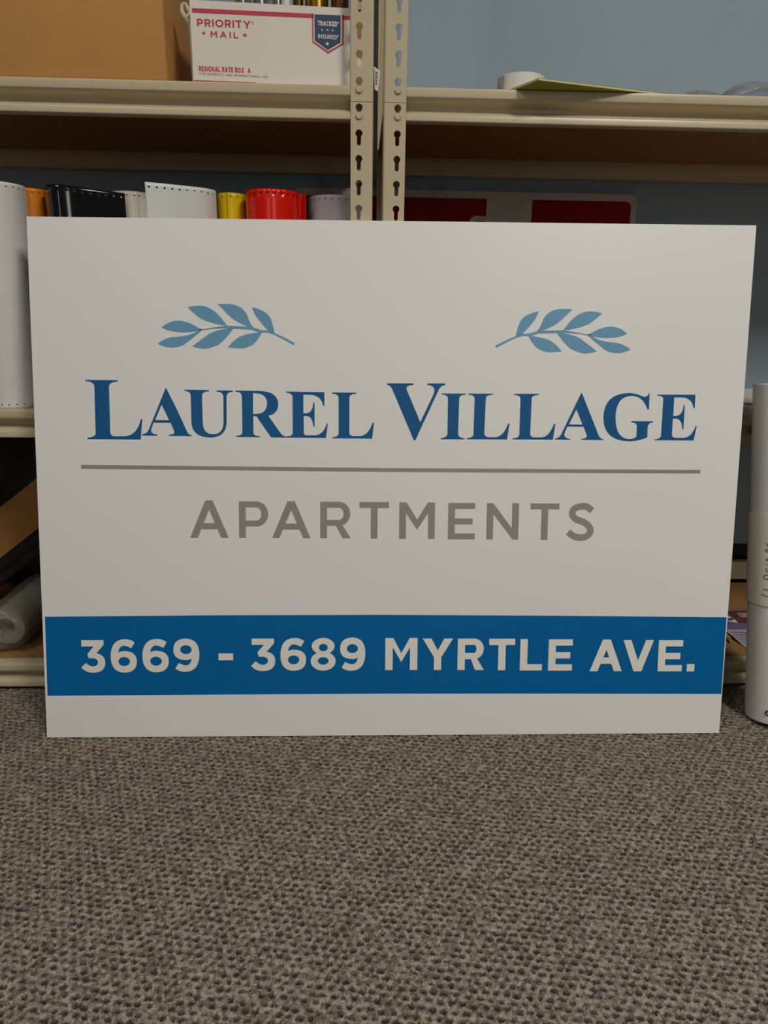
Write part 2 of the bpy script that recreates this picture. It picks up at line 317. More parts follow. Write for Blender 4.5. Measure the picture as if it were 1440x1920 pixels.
# ================================================================= SHELVING UNITS
PITCH_S = 0.0381; Z0 = 1.173498; ZT, ZM, ZB = 1.091655, 0.560976, 0.056730; TH = 0.0502; ZSPLIT = 1.0673; ZTOP = 1.8288
FLW = 0.0369; SLOTX = 0.0137
def keyhole(cx, cz, n=14):
    R_, r, L_ = 0.0057, 0.0033, 0.0148
    a0 = math.asin(r/R_); pts = []
    for i in range(n+1):
        a = -math.pi/2 + a0 + (2*math.pi-2*a0)*i/n; pts.append((cx+R_*math.cos(a), cz+R_*math.sin(a)))
    for i in range(7):
        a = math.pi + math.pi*i/6; pts.append((cx+r*math.cos(a), cz-L_+r*math.sin(a)))
    return pts
def post_mesh(xi, xo, z0, z1):
    """angle post: front flange (facing -Y) from inner edge xi to outer edge xo, and a side flange going back at xo"""
    mb = MB(); s = 1 if xo > xi else -1; rad = 0.004; tk = 0.0018; yf = -0.002
    def cells(place_out, place_in, u0, u1, uc):
        k0 = math.floor((Z0-z1)/PITCH_S)-1; k1 = math.ceil((Z0-z0)/PITCH_S)+1
        for k in range(k0, k1+1):
            zc = Z0-k*PITCH_S; lo, hi = max(z0, zc-PITCH_S*0.62), min(z1, zc+PITCH_S*0.38)
            if hi-lo < 1e-5: continue
            kh = keyhole(uc, zc) if (lo < zc-0.019 and hi > zc+0.006) else None
            outer = [(u0, lo), (u1, lo), (u1, hi), (u0, hi)]
            for pl in (place_out, place_in): flat_poly(mb, [outer, kh] if kh else [outer], pl)
            if kh:
                n = len(kh); mb.add([place_out(p) for p in kh] + [place_in(p) for p in kh], [(i, (i+1) % n, n+(i+1) % n, n+i) for i in range(n)])
    cells(lambda p: (p[0], yf, p[1]), lambda p: (p[0], yf+tk, p[1]), xi, xo-s*rad, xi+s*SLOTX)
    cells(lambda p: (xo, p[0], p[1]), lambda p: (xo-s*tk, p[0], p[1]), yf+rad, yf+FLW, yf+FLW-0.0137)
    n = 6
    for i in range(n):
        pr = []
        for j in (i, i+1):
            a = math.pi/2*j/n
            pr.append([(xo-s*rad+s*rr*math.sin(a), yf+rad-rr*math.cos(a)) for rr in (rad, rad-tk)])
        (a_, b_), (c_, d_) = pr
        mb.add([(a_[0], a_[1], z0), (c_[0], c_[1], z0), (c_[0], c_[1], z1), (a_[0], a_[1], z1)], [(0, 1, 2, 3)])
        mb.add([(b_[0], b_[1], z0), (d_[0], d_[1], z0), (d_[0], d_[1], z1), (b_[0], b_[1], z1)], [(0, 1, 2, 3)])
        for z in (z0, z1): mb.add([(a_[0], a_[1], z), (c_[0], c_[1], z), (d_[0], d_[1], z), (b_[0], b_[1], z)], [(0, 1, 2, 3)])
    for z in (z0, z1):
        mb.add([(xi, yf, z), (xo-s*rad, yf, z), (xo-s*rad, yf+tk, z), (xi, yf+tk, z)], [(0, 1, 2, 3)])
        mb.add([(xo, yf+rad, z), (xo, yf+FLW, z), (xo-s*tk, yf+FLW, z), (xo-s*tk, yf+rad, z)], [(0, 1, 2, 3)])
    mb.add([(xi, yf, z0), (xi, yf, z1), (xi, yf+tk, z1), (xi, yf+tk, z0)], [(0, 1, 2, 3)])
    mb.add([(xo, yf+FLW, z0), (xo, yf+FLW, z1), (xo-s*tk, yf+FLW, z1), (xo-s*tk, yf+FLW, z0)], [(0, 1, 2, 3)])
    return mb
BEAM = [(.0028,0),(.0012,-.0004),(.0003,-.0014),(0,-.003),(0,-.0120),(.0006,-.0142),(.0030,-.0168),(.0076,-.0190),(.0140,-.0208),(.0195,-.0222),(.0216,-.0238),(.0216,-.0298),(.0206,-.0308),(.0012,-.0392),(.0004,-.0400),(0,-.0412),(0,-.0486),(.0006,-.0497),(.002,-.0502),(.0200,-.0502),(.0226,-.034),(.0236,-.032),(.0236,-.0165),(.0246,-.0165),(.0246,0)]
DEP = 0.457
def shelving(xl, xr, label):
    root = empty('shelving_unit', ((xl+xr)/2, 0, 0)); tag(root, label, 'shelf', 'beige metal shelving units')
    for xo, s in ((xl, -1), (xr, 1)):
        xi = xo - s*FLW
        for z0, z1 in ((0.0, ZSPLIT-0.0004), (ZSPLIT+0.0004, ZTOP)):
            mb = post_mesh(xi, xo, z0, z1)
            mb.build('post', M['metal'], root, loc=(xo, 0, z0))
            rb = MB(); rb.v = [(x, DEP+0.014-y, z) for x, y, z in mb.v]; rb.f = mb.f
            rb.build('post', M['metal'], root, loc=(xo, DEP, z0))
    for zt in (ZT, ZM, ZB):
        b = MB().extrude_x([(y, zt+z) for y, z in BEAM], xl+0.0022, xr-0.0022).build('beam', M['metal'], root, loc=((xl+xr)/2, 0, zt), smooth=0.42)
        for xo, s in ((xl, -1), (xr, 1)):
            xc = xo - s*(FLW-SLOTX)
            k0 = round((Z0-zt)/PITCH_S)
            for k in (k0, k0+1):
                zr = Z0-k*PITCH_S-0.0122
                if zr < 0: continue
                MB().lathe([(0.0001, 0.0030), (0.0047, 0.0030), (0.0053, 0.0026), (0.0055, 0.0018), (0.0055, 0.0006), (0.0032, 0.0003), (0.0030, -0.0035), (0.0001, -0.0035)], (xc, -0.002, zr), (0, -1, 0), 20).build('rivet', M['metal'], b, smooth=0.45, loc=(xc, -0.002, zr))
        zr = zt if zt > 0.1 else ZB+0.0580
        MB().extrude_x([(DEP+0.0138-y, zr+z) for y, z in BEAM], xl+0.0022, xr-0.0022).build('beam', M['metal'], root, loc=((xl+xr)/2, DEP, zr), smooth=0.5)
        MB().box((xl+0.003, 0.0247, zt-0.016), (xr-0.003, DEP-0.0109, zt)).build('shelf_board', M['board'], root, loc=((xl+xr)/2, DEP/2, zt-0.016))
    return root
XL, XR = 0.1958, 0.2125
shelving(XL-1.2192, XL, 'beige metal shelving unit on the left, holding cardboard boxes and vinyl rolls')
shelving(XR, XR+1.2192, 'beige metal shelving unit on the right, nearly empty in front of the blue wall')

# ================================================================= THE SIGN
SB = np.array([0.0, -0.1665, 0.0]); LEAN = math.atan2(-0.0125+0.1665, 0.887)
SN = np.array([0, -math.cos(LEAN), math.sin(LEAN)]); SU = np.array([0, math.sin(LEAN), math.cos(LEAN)])
def uv(px, py): q = on_plane(px, py, SB, SN); return (q[0], np.dot(q-SB, SU))
def sp(p, d=0.0): q = SB + np.array([1., 0, 0])*p[0] + SU*p[1] + SN*d; return tuple(q)
corn = [uv(88.2, 1382.8), uv(1348.3, 1374.5), uv(1418.3, 422.6), uv(49.7, 405.8)]
corn[0] = (corn[0][0], 0.0); corn[1] = (corn[1][0], 0.0)
sign = empty('apartment_sign', (0.232, -0.1665, 0)); tag(sign, 'large white apartments sign with blue address band, leaning on the shelving', 'sign')
mb = MB(); T_ = 0.009
fr = [sp(c) for c in corn]; bk = [sp(c, -T_) for c in corn]; bk = [(x, y, max(z, 0.0)) for x, y, z in bk]
mb.add(fr+bk, [(0, 1, 2, 3), (7, 6, 5, 4), (0, 4, 5, 1), (1, 5, 6, 2), (2, 6, 7, 3), (3, 7, 4, 0)]); mb.build('panel', M['panel'], sign)
def traced(polys, off, sc, d, dx=0, dy=0):
    mb = MB()
    for loops in polys:
        ls = [[uv(off[0]+p[0]/sc+dx, off[1]+p[1]/sc+dy) for p in outline(l)] for l in loops]
        ls = [l[:-1] if np.hypot(l[0][0]-l[-1][0], l[0][1]-l[-1][1]) < 1e-5 else l for l in ls]
        flat_poly(mb, ls, lambda p: sp(p, d))
    return mb
def merge(mbs):
    m = MB()
    for q in mbs: m.add(q.v, q.f)
    return m
Lbig = [[(75,160),(510,165),(510,183),(395,185,392,250),(400,560),(408,850),(410,922,470,922),(600,922),(770,915,822,690),(842,690),(820,965),(102,958),(102,942),(215,930,212,880),(195,250),(190,180,75,178)]]
A1 = [[(1165,273),(1300,540),(1440,845),(1462,903,1506,904),(1506,920),(1203,915),(1203,900),(1290,900,1272,850),(1225,740),(993,737),(965,820),(945,893,1043,898),(1043,914),(838,910),(838,895),(905,890,930,830),(1155,273)], [(1103,493),(1015,702),(1205,704)]]
U1 = [[(118,220),(445,226),(445,243),(352,240,352,310),(362,660),(365,820,500,822),(640,820,642,660),(640,320),(640,248,548,245),(548,230),(768,233),(768,247),(685,250,682,320),(684,650),(684,865,460,865),(208,860,208,640),(200,300),(195,238,118,237)]]
R1 = [[(803,232),(1130,238),(1380,245,1380,420),(1375,550,1245,570),(1400,790),(1440,850,1483,852),(1483,866),(1283,863),(1085,577),(1042,577),(1045,800),(1050,848,1132,848),(1132,861),(812,857),(812,843),(898,840,897,790),(890,310),(885,247,803,247)], [(1040,268),(1080,268),(1228,275,1230,410),(1225,545,1080,548),(1040,548)]]
E1 = [[(118,245),(635,254),(635,437),(620,437),(590,290,430,287),(352,287),(352,540),(400,540),(480,520,487,395),(503,395),(503,718),(488,718),(475,585,400,575),(355,575),(358,800),(360,836,400,836),(510,836),(620,830,668,680),(682,680),(655,872),(118,866),(118,852),(208,850,208,800),(206,320),(200,262,118,260)]]
L1 = [[(740,258),(1066,261),(1066,275),(975,275,973,330),(972,800),(975,845,1030,848),(1110,848),(1230,840,1285,670),(1304,670),(1280,880),(740,876),(740,862),(830,860,828,800),(828,330),(825,275,740,272)]]
V1 = [[(42,135),(397,136),(397,157),(280,158,310,230),(490,660),(670,280),(710,160,585,157),(585,137),(828,137),(828,157),(775,162,745,210),(425,900),(402,903),(110,210),(85,160,42,155)]]
I1 = [[(780,272),(1102,274),(1102,288),(1018,288,1015,340),(1000,810),(1000,872,1085,876),(1085,890),(768,888),(768,874),(858,870,857,800),(864,340),(860,288,780,285)]]
L2 = [[(318,276),(648,277),(648,292),(555,292,553,345),(533,810),(535,862,590,864),(690,864),(790,855,855,680),(873,680),(840,895),(295,891),(295,878),(385,875,387,820),(403,345),(400,292,318,290)]]
A2 = [[(1232,266),(1460,845),(1485,885,1520,887),(1520,900),(1222,897),(1222,884),(1310,880,1295,830),(1255,720),(1035,718),(1000,800),(975,878,1072,882),(1072,896),(867,893),(867,880),(925,875,955,815),(1222,266)], [(1157,485),(1057,690),(1240,692)]]
G1 = [[(770,268),(777,268),(768,488),(748,488),(690,305,540,303),(320,305,317,600),(320,885,500,886),(600,880,600,840),(605,720),(610,665,530,660),(530,645),(827,648),(827,660),(755,665,750,730),(745,865),(620,915,500,915),(155,910,153,600),(160,270,500,266),(590,266,690,315),(745,325,770,268)]]
E2 = [[(880,287),(1395,289),(1385,470),(1370,470),(1350,325,1210,324),(1110,323),(1095,575),(1140,575),(1225,560,1235,432),(1252,432),(1233,752),(1217,752),(1215,620,1140,611),(1092,611),(1078,820),(1078,870,1130,872),(1230,872),(1350,860,1395,715),(1412,715),(1370,905),(843,902),(843,890),(930,885,932,830),(962,345),(960,300,880,300)]]
Z = 7.2; D1 = 0.0004
word1 = merge([traced([Lbig], (150, 690), Z, D1), traced([A1], (150, 690), Z, D1), traced([U1], (330, 700), Z, D1), traced([R1], (330, 700), Z, D1), traced([E1], (520, 700), Z, D1), traced([L1], (520, 700), Z, D1)])
word2 = merge([traced([V1], (720, 700), Z, D1), traced([I1], (720, 700), Z, D1), traced([L2], (920, 700), Z, D1, -86, -0.4), traced([L2], (920, 700), Z, D1), traced([A2], (920, 700), Z, D1), traced([G1], (1110, 700), Z, D1), traced([E2], (1110, 700), Z, D1)])
word1.build('lettering', M['navy'], sign, weld=False, label='navy blue serif word Laurel'); word2.build('lettering', M['navy'], sign, weld=False, label='navy blue serif word Village')
LEAVES = [[(115,267),(190,200,290,205),(390,222,465,278),(500,284),(470,294),(380,318,290,312),(180,308,115,267)],
 [(78,418),(150,365,215,358),(380,350,440,305),(470,288),(495,290),(400,370,340,415),(290,455,200,455),(140,450,78,418)],
 [(358,80),(420,62,500,68),(620,90,720,248),(680,247),(560,225,480,185),(420,145,358,80)],
 [(638,50),(700,48,750,50),(890,65,925,190),(940,235,970,268),(925,262),(800,215,740,155),(690,105,638,50)],
 [(953,80),(1090,105,1130,185),(1150,240,1168,325),(1110,302),(1010,195,980,140),(970,110,953,80)],
 [(402,443),(470,390,560,325),(640,282,785,276),(700,390,640,430),(560,465,510,466),(440,460,402,443)],
 [(733,452),(790,380,850,350),(920,322,1050,312),(1010,390,960,430),(890,465,850,462),(780,460,733,452)],
 [(455,280),(490,286),(600,268),(720,250),(770,254),(950,262),(1040,292),(1110,298),(1170,322),(1252,358),(1352,412),(1350,436),(1240,374),(1160,334),(1100,316),(1030,315),(950,288),(780,280),(690,276),(600,280),(495,293),(465,295)]]
sp1 = traced([[l] for l in LEAVES], (280, 560), 4.9655, D1)
sp1.build('laurel_sprig', M['sprig'], sign, weld=False, label='light blue laurel sprig above the left word')
a, b = uv(295.7, 644.2), uv(551.9, 645.6); c, d_ = uv(1182.5, 655.3), uv(929.7, 650.4)
kx = (c[0]-d_[0])/(b[0]-a[0]); mid = (c[0]+kx*a[0] + d_[0]+kx*b[0])/2; dv = ((c[1]+d_[1])-(a[1]+b[1]))/2
sp2 = MB(); sp2.f = [tuple(reversed(f)) for f in sp1.f]
for p in sp1.v:
    u_ = p[0]; v_ = np.dot(np.array(p)-SB, SU); sp2.v.append(sp((mid-kx*u_, v_+dv), D1))
sp2.build('laurel_sprig', M['sprig'], sign, weld=False, label='light blue laurel sprig above the right word')
mb = MB(); flat_poly(mb, [[uv(152.4, 871.4), uv(720, 877.6), uv(1313, 881.2), uv(1313, 887.6), uv(720, 884.6), uv(152.4, 878.6)]], lambda p: sp(p, D1)); mb.build('divider_line', M['grey'], sign, weld=False)
mb = MB(); flat_poly(mb, [[uv(84.3, 1156.3), uv(400, 1153.6), uv(720, 1152.8), uv(1050, 1154.4), uv(1362.3, 1157.3), uv(1352.2, 1301), uv(1050, 1300.4), uv(720, 1300.4), uv(400, 1302.2), uv(89.3, 1304.3)]], lambda p: sp(p, 0.0003)); mb.build('address_band', M['band'], sign, weld=False)
def letter(mb, ch, off, sc, x0, x1, y0, y1, t, d):
    X0, X1, Y0, Y1 = off[0]+x0/sc, off[0]+x1/sc, off[1]+y0/sc, off[1]+y1/sc
    xm, ym = (X0+X1)/2, (Y0+Y1)/2; lean = 0.039-(xm-70)/1310*0.111
    wpx = (X1-X0) - abs(lean)*(Y1-Y0)*0.9
    l, r = uv(xm-wpx/2, ym), uv(xm+wpx/2, ym); to, bo = uv(xm, Y0), uv(xm, Y1)
    H = to[1]-bo[1]; W_ = r[0]-l[0]; cx = (l[0]+r[0])/2; cyv = (to[1]+bo[1])/2
    for poly in glyph(ch, W_/H, t): flat_poly(mb, [[(cx-W_/2+p[0]*H, cyv-H/2+p[1]*H) for p in lp] for lp in poly], lambda p: sp(p, d+3e-5*(mb.k % 4 if hasattr(mb, 'k') else 0)))
mb = MB()
for ch, x0, x1, y0, y1 in (('A',57,320,66,318),('P',389,587,72,318),('A',612,872,71,320),('R',937,1145,75,320),('T',1201,1402,77,322)): letter(mb, ch, (340, 920), 3.6, x0, x1, y0, y1, .182, D1)
for ch, x0, x1, y0, y1 in (('M',65,309,79,324),('E',394,581,83,327),('N',653,876,84,328),('T',946,1149,86,331),('S',1192,1386,83,337)): letter(mb, ch, (730, 920), 3.6, x0, x1, y0, y1, .182, D1)
mb.build('lettering', M['grey'], sign, weld=False, label='grey sans-serif word Apartments')
DA = 0.0008
for o_, rows, lab in (((140, 1180), (('3',50,262,90,365),('6',302,528,82,364),('6',570,797,80,361),('9',832,1055,77,357)), 'white first house number'), ((140, 1180), (('-',1214,1338,202,260),), 'white dash between the house numbers'),
                 ((440, 1180), (('3',137,343,77,351),('6',386,603,72,348),('8',641,852,71,348),('9',888,1104,68,348)), 'white second house number'),
                 ((710, 1180), (('M',53,329,72,342),('Y',366,629,76,342),('R',662,893,77,342),('T',926,1152,78,344),('L',1188,1384,81,346),('E',1426,1639,83,347)), 'white street name'),
                 ((1010, 1180), (('A',427,711,85,352),('V',703,972,89,353),('E',1000,1219,90,353),('.',1246,1313,292,354)), 'white street abbreviation')):
    mb = MB()
    for ch, x0, x1, y0, y1 in rows: letter(mb, ch, o_, 4.5, x0, x1, y0, y1, .228, DA)
    mb.build('lettering', M['address'], sign, weld=False, label=lab)

# ================================================================= UPPER LEFT SHELF
# big brown carton
car = empty('cardboard_carton', (-0.34, 0.18, ZT)); tag(car, 'large brown cardboard carton at the left end of the top shelf', 'box')
mb = MB().box((-0.56, 0.012, ZT), (-0.137, 0.34, ZT+0.30)); o = mb.build('carton_body', M['kraft'], car)
mo = o.modifiers.new('round', 'BEVEL'); mo.width = 0.006; mo.segments = 3
for p in o.data.polygons: p.use_smooth = True
mb = MB(); mb.hexa([(-0.56, 0.0108, ZT+0.1085), (-0.36, 0.0108, ZT+0.1275), (-0.36, 0.0122, ZT+0.1275), (-0.56, 0.0122, ZT+0.1085), (-0.56, 0.0108, ZT+0.1098), (-0.36, 0.0108, ZT+0.1283), (-0.36, 0.0122, ZT+0.1283), (-0.56, 0.0122, ZT+0.1098)])
mb.build('crease', M['core'], car, label='pale crease line across the carton front')
# white mailing box, open at the top
BP = atY(364, 150, 0.012); BR_ = atY(657.5, 158, 0.026); BW = math.hypot(BR_[0]-BP[0], 0.014); BX = np.array([(BR_[0]-BP[0])/BW, 0.014/BW, 0]); BN = np.array([BX[1], -BX[0], 0])
BO = np.array([BP[0]-0.001, 0.012, ZT]); BH = 0.112
def bq(px, py): q = on_plane(px, py, BO, BN); return (np.dot(q-BO, BX), q[2])
def bpt(p, d=0.0004): return tuple(BO + BX*p[0] + np.array([0, 0, p[1]-ZT]) + BN*d)
BH = (bq(358, 2.4)[1]+bq(656, 12.5)[1])/2 - ZT
box = empty('mailing_box', tuple(BO + BX*BW/2 - BN*0.08)); tag(box, 'white open-topped mailing box with red stripe and red lettering, beside the brown carton', 'box')
def bwall(u0, u1, d0, d1, z0, z1):
    c = [tuple(BO + BX*u - BN*d + np.array([0, 0, z])) for z in (z0, z1) for u, d in ((u0, d0), (u1, d0), (u1, d1), (u0, d1))]
    return MB().hexa(c)
BD = 0.165; tk = 0.003
m_ = MB()
for a_ in ((0, BW, 0, tk, 0, BH), (0, BW, BD-tk, BD, 0, BH), (0, tk, tk, BD-tk, 0, BH), (BW-tk, BW, tk, BD-tk, 0, BH), (0, BW, 0, BD, 0, tk)):
    q = bwall(*a_); m_.add(q.v, q.f)
m_.build('box_body', M['whitecard'], box, weld=False)
mb = MB()
flat_poly(mb, [[bq(359.5, 15.2), bq(588, 26.0), bq(588, 34.0), bq(360, 23.6)]], bpt); flat_poly(mb, [[bq(642.6, 29), bq(657, 30), bq(657, 37.6), bq(643, 37)]], bpt)
flat_poly(mb, [[bq(364, 150.2), bq(480, 154.6), bq(480, 157), bq(364, 153)]], bpt)
def ppoly(l, d): flat_poly(mb, [[bq(340+x/4.235, y/4.235) for x, y in l]], lambda p: bpt(p, d))
ppoly([(1038,108),(1048,108),(1050,328),(1165,408),(1276,346),(1276,118),(1290,118),(1288,352),(1166,427),(1040,335)], 0.0004)
mb.build('red_trim', M['redink'], box, weld=False, label='red stripe and shield outline')
mb = MB(); ppoly([(1057,115),(1265,122),(1264,338),(1163,397),(1060,322)], 0.0004); mb.build('shield', M['blueink'], box, weld=False, label='dark blue shield')
def text_line(mb, txt, pl, pr, top, t, d, gap=.17, space=.42):
    a_, b_, c_ = (np.array(bq(340+p[0]/4.235, p[1]/4.235)) for p in (pl, pr, top))
    ax = b_-a_; L = np.linalg.norm(ax); ax /= L; up = np.array([-ax[1], ax[0]]); H = np.dot(c_-a_, up)
    adv = [(space if ch == ' ' else .62 if ch == '*' else WID[ch]) for ch in txt]
    tot = sum(adv) + gap*(len(txt)-1); k = L/tot; x = 0
    for ch, w_ in zip(txt, adv):
        if ch != ' ':
            tt = t if k/H > .8 else t*H/k*.8
            for poly in glyph(ch, w_, tt): flat_poly(mb, [[tuple(a_ + ax*(x+p[0])*k + up*p[1]*H) for p in lp] for lp in poly], lambda p: bpt(p, d+3e-5*(getattr(mb, 'k', 0) % 4)))
        x += w_+gap
mb = MB()
text_line(mb, 'PRIORITY', (126,208), (553,226), (124,148), .21, .0004); text_line(mb, '*', (160,281), (196,283), (160,243), .2, .0004); text_line(mb, 'MAIL', (234,295), (452,305), (236,247), .21, .0004, gap=.42); text_line(mb, '*', (484,298), (526,300), (485,258), .2, .0004)
c_ = bq(340+566/4.235, 181/4.235); flat_poly(mb, [ellipse(c_[0], c_[1], .0019, .0019, n=12), ellipse(c_[0], c_[1], .0012, .0012, n=12)], bpt)
mb.build('lettering', M['redink'], box, weld=False, label='bold red heading with two stars')
mb = MB(); text_line(mb, 'REGIONAL RATE BOX  A', (140,565), (551,581), (140,524), .19, .0004)
mb.build('lettering', M['redink'], box, weld=False, label='condensed red line near the bottom edge')
mb = MB(); text_line(mb, 'FOR DOMESTIC AND INTERNATIONAL USE', (143,593), (686,619), (143,576), .13, .0004); mb.build('lettering', M['greyink'], box, weld=False, label='small grey printed lettering')
mb = MB(); text_line(mb, 'TRACKED', (1083,204), (1238,213), (1082,165), .19, .0007); text_line(mb, 'INSURED', (1085,305), (1236,315), (1084,272), .19, .0007)
for x, y, r in ((1118,238,10),(1160,240,10),(1201,242,10),(1160,349,18)): text_line(mb, '*', (x-r,y+r), (x+r,y+r), (x-r,y-r), .2, .0007)
for x, y in ((1246,183),(1243,286)): c_ = bq(340+x/4.235, y/4.235); flat_poly(mb, [ellipse(c_[0], c_[1], .0011, .0011, n=10)], lambda p: bpt(p, .0007))
mb.build('lettering', M['whiteink'], box, weld=False, label='white lettering and stars on the shield')
# foil rolls standing in the box
def foil(u, r, m, d, label, h=0.16):
    c_ = BO + BX*u - BN*d; z0 = ZT+tk
    o = empty('foil_roll', (c_[0], c_[1], z0)); tag(o, label, 'roll', 'foil rolls standing in the mailing box')
    MB().lathe([(r, 0), (r, h), (r*.45, h), (r*.45, 0)], (c_[0], c_[1], z0), (0, 0, 1), 28, True).build('foil_sheet', m, o, smooth=0.7)
    MB().lathe([(r*.44, 0.001), (r*.44, h-.001), (r*.34, h-.001), (r*.34, 0.001)], (c_[0], c_[1], z0), (0, 0, 1), 20, True).build('core', M['core'], o, smooth=0.7)
for px, r, mm, d, lb in ((452, .0115, 'silver', .05, 'silver foil roll furthest left in the white mailing box'), (486, .0165, 'silver', .055, 'widest silver foil roll near the middle of the mailing box'), (519, .0105, 'silver', .05, 'narrow bright silver foil roll just right of the widest one'),
                         (537, .0065, 'whitecool', .05, 'thin white roll between the silver foil and the dark olive roll'), (559, .0085, 'darkfoil', .055, 'dark olive foil roll beside the gold one'), (595, .0195, 'gold', .055, 'gold foil roll in the white mailing box'), (640, .0150, 'brownfoil', .055, 'bronze brown foil roll at the right end of the mailing box')):
    foil((px-362)/(657-362)*BW, r, M.get(mm) or M['v_'+mm], d, lb)
# clip
cl = empty('plastic_clip', (-0.117, 0.05, ZT)); tag(cl, 'beige plastic clip with an oval eye, wedged between carton and mailing box', 'clip')
def cp(x, y, Y=0.05): return tuple(atY(300+x/12, y/12, Y))
ring_ = crspline([cp(545,85), cp(500,130), cp(495,240), cp(520,320), cp(580,400), cp(650,370), cp(690,290), cp(640,220), cp(590,120), cp(545,85)], 6)
MB().tube(ring_, [0.0032+0.0014*math.sin(math.pi*i/(len(ring_)-1))**2 for i in range(len(ring_))], 10).build('eye', M['plastic'], cl, smooth=True)
st = [cp(585,385), cp(620,450), cp(655,530), cp(700,640), cp(730,1000), cp(740,1690, 0.05)]
st = st[:-1] + [(st[-2][0]+0.001, 0.05, ZT+0.002)]
MB().tube(crspline(st, 4), [0.0048]*5 + [0.0056]*4 + [0.0046]*(len(crspline(st, 4))-9), 10).build('stem', M['plastic'], cl, smooth=True)
# carton behind the posts, seen through the slots
sv = empty('cardboard_sleeve', (0.172, 0.32, ZT)); tag(sv, 'flat brown cardboard sleeve standing behind the left post, seen through its slots', 'cardboard')
MB().box((0.158, 0.24, ZT), (0.1895, 0.40, ZT+0.187)).build('sleeve_body', M['core'], sv)
mb = MB(); mb.hexa([tuple(atY(x, y, Y)) for Y in (.2385, .2398) for x, y in ((664, 130), (688, 131), (688, 117), (664, 105))]); mb.build('label', M['paper'], sv, label='white paper label')
# paper tag hanging between the posts
tg = empty('paper_tag', (0.2035, 0.012, ZT)); tag(tg, 'white paper tag with black barcode stuck in the gap between the two posts', 'tag')
tp = [(701.0,124.5),(713.5,132.5),(708.5,171),(702.5,168)]
pts = [atY(x, y, 0.012) for x, y in tp]
MB().hexa([(*(p+np.array([0, .0006, 0])),) for p in pts] + [tuple(p) for p in pts]).build('tag_sheet', M['paper'], tg)
mb = MB()
for k in range(7):
    f = .18+.085*k; l0 = pts[0]*(1-f)+pts[3]*f; r0 = pts[1]*(1-f)+pts[2]*f; wd = .028 if k % 2 else .045
    l1 = pts[0]*(1-f-wd)+pts[3]*(f+wd); r1 = pts[1]*(1-f-wd)+pts[2]*(f+wd)
    q = [l0*.82+r0*.18, l0*.35+r0*.65, l1*.35+r1*.65, l1*.82+r1*.18]
    mb.add([tuple(p+np.array([0, -.0003, 0])) for p in q], [(0, 1, 2, 3)])
mb.build('barcode', M['blackink'], tg, weld=False)

# ================================================================= VINYL ROLLS on the left middle shelf
def strip(path, drop, h=0.381, p=0.0127, z0=ZM):
    """perforated sheet following path (list of xy); drop(s01) shifts the top edge"""
    P = np.array(path); seg = np.linalg.norm(np.diff(P, axis=0), axis=1); s = np.concatenate([[0], np.cumsum(seg)]); L = s[-1]
    ev = lambda q: np.array([np.interp(q, s, P[:, 0]), np.interp(q, s, P[:, 1])])
    mb = MB(); n = int(L/p); hr = 0.0018; a = 0.0023; zc = 0.0072
    def V(q, z): xy = ev(q); dz = drop(q/L)*(z/h); return (xy[0], xy[1], z0+z+dz)
    for k in range(n):
        s0 = L-(k+1)*p; cuts = [s0, s0+p/2-a, s0+p/2+a, s0+p]; c = s0+p/2
        zs = [0, zc-a, zc+a, .015, h-.015, h-zc-a, h-zc+a, h]
        for i in range(3):
            for j in range(7):
                A_, B_, C_, D_ = cuts[i], cuts[i+1], zs[j], zs[j+1]
                if i == 1 and j in (1, 5):
                    zz = (C_+D_)/2; out_ = []; inn = []
                    for q in range(8):
                        an = math.pi/4*q; cs, sn = math.cos(an), math.sin(an); m_ = max(abs(cs), abs(sn))
                        out_.append(V(c+a*cs/m_, zz+a*sn/m_)); inn.append(V(c+hr*cs, zz+hr*sn))
                    mb.add(out_+inn, [(q, (q+1) % 8, 8+(q+1) % 8, 8+q) for q in range(8)])
                else: mb.add([V(A_, C_), V(B_, C_), V(B_, D_), V(A_, D_)], [(0, 1, 2, 3)])
    return mb
def pxX(px, Y): return atY(px, 380, Y)[0]
def roll(label, key, cx, cyy, r, turns=2.6, end=270, cw=1, tail=(), drop=lambda s: 0.0, core=True, h=0.381):
    """spiral from the inside out; `end` = angle (deg) where the outer wrap leaves or stops, cw = +1 anticlockwise"""
    root = empty('vinyl_roll', (cx, cyy, ZM)); tag(root, label, 'roll', 'perforated vinyl rolls on the middle shelf')
    n = int(turns*160); pts = []
    for i in range(n+1):
        a = math.radians(end) - cw*2*math.pi*turns*(1-i/n); rr = r - 0.0022*turns*(1-i/n); pts.append((cx+rr*math.cos(a), cyy+rr*math.sin(a)))
    if tail:
        t_ = crspline([pts[-12], pts[-1]] + list(tail), 10); pts = pts[:-12] + [tuple(q) for q in t_]
    o = strip(pts, drop, h).build('vinyl_sheet', M['v_'+key], root, smooth=True)
    so = o.modifiers.new('sheet_thickness', 'SOLIDIFY'); so.thickness = 0.0008; so.offset = 0
    ri = r - 0.0022*turns - 0.0012
    MB().lathe([(ri, 0.003), (ri, h-0.004), (ri-0.004, h-0.004), (ri-0.004, 0.003)], (cx, cyy, ZM), (0, 0, 1), 40, True).build('core', M['core'], root, smooth=0.7)
    return root
roll('white vinyl roll at the left edge of the shelf, in front of the orange roll', 'white', -0.467, 0.068, 0.055, end=100)
roll('orange vinyl roll between the big white roll and the black roll', 'orange', pxX(60, .110), 0.110, 0.025, end=100)
bt = [(pxX(87, .085), .085), (pxX(90, .058), .058), (pxX(97, .0425), .0425), (pxX(108, .0395), .0395), (pxX(122, .0420), .0420), (pxX(140, .0470), .0470), (pxX(165, .0555), .0555), (pxX(195, .0680), .0680), (pxX(235, .0870), .0870)]
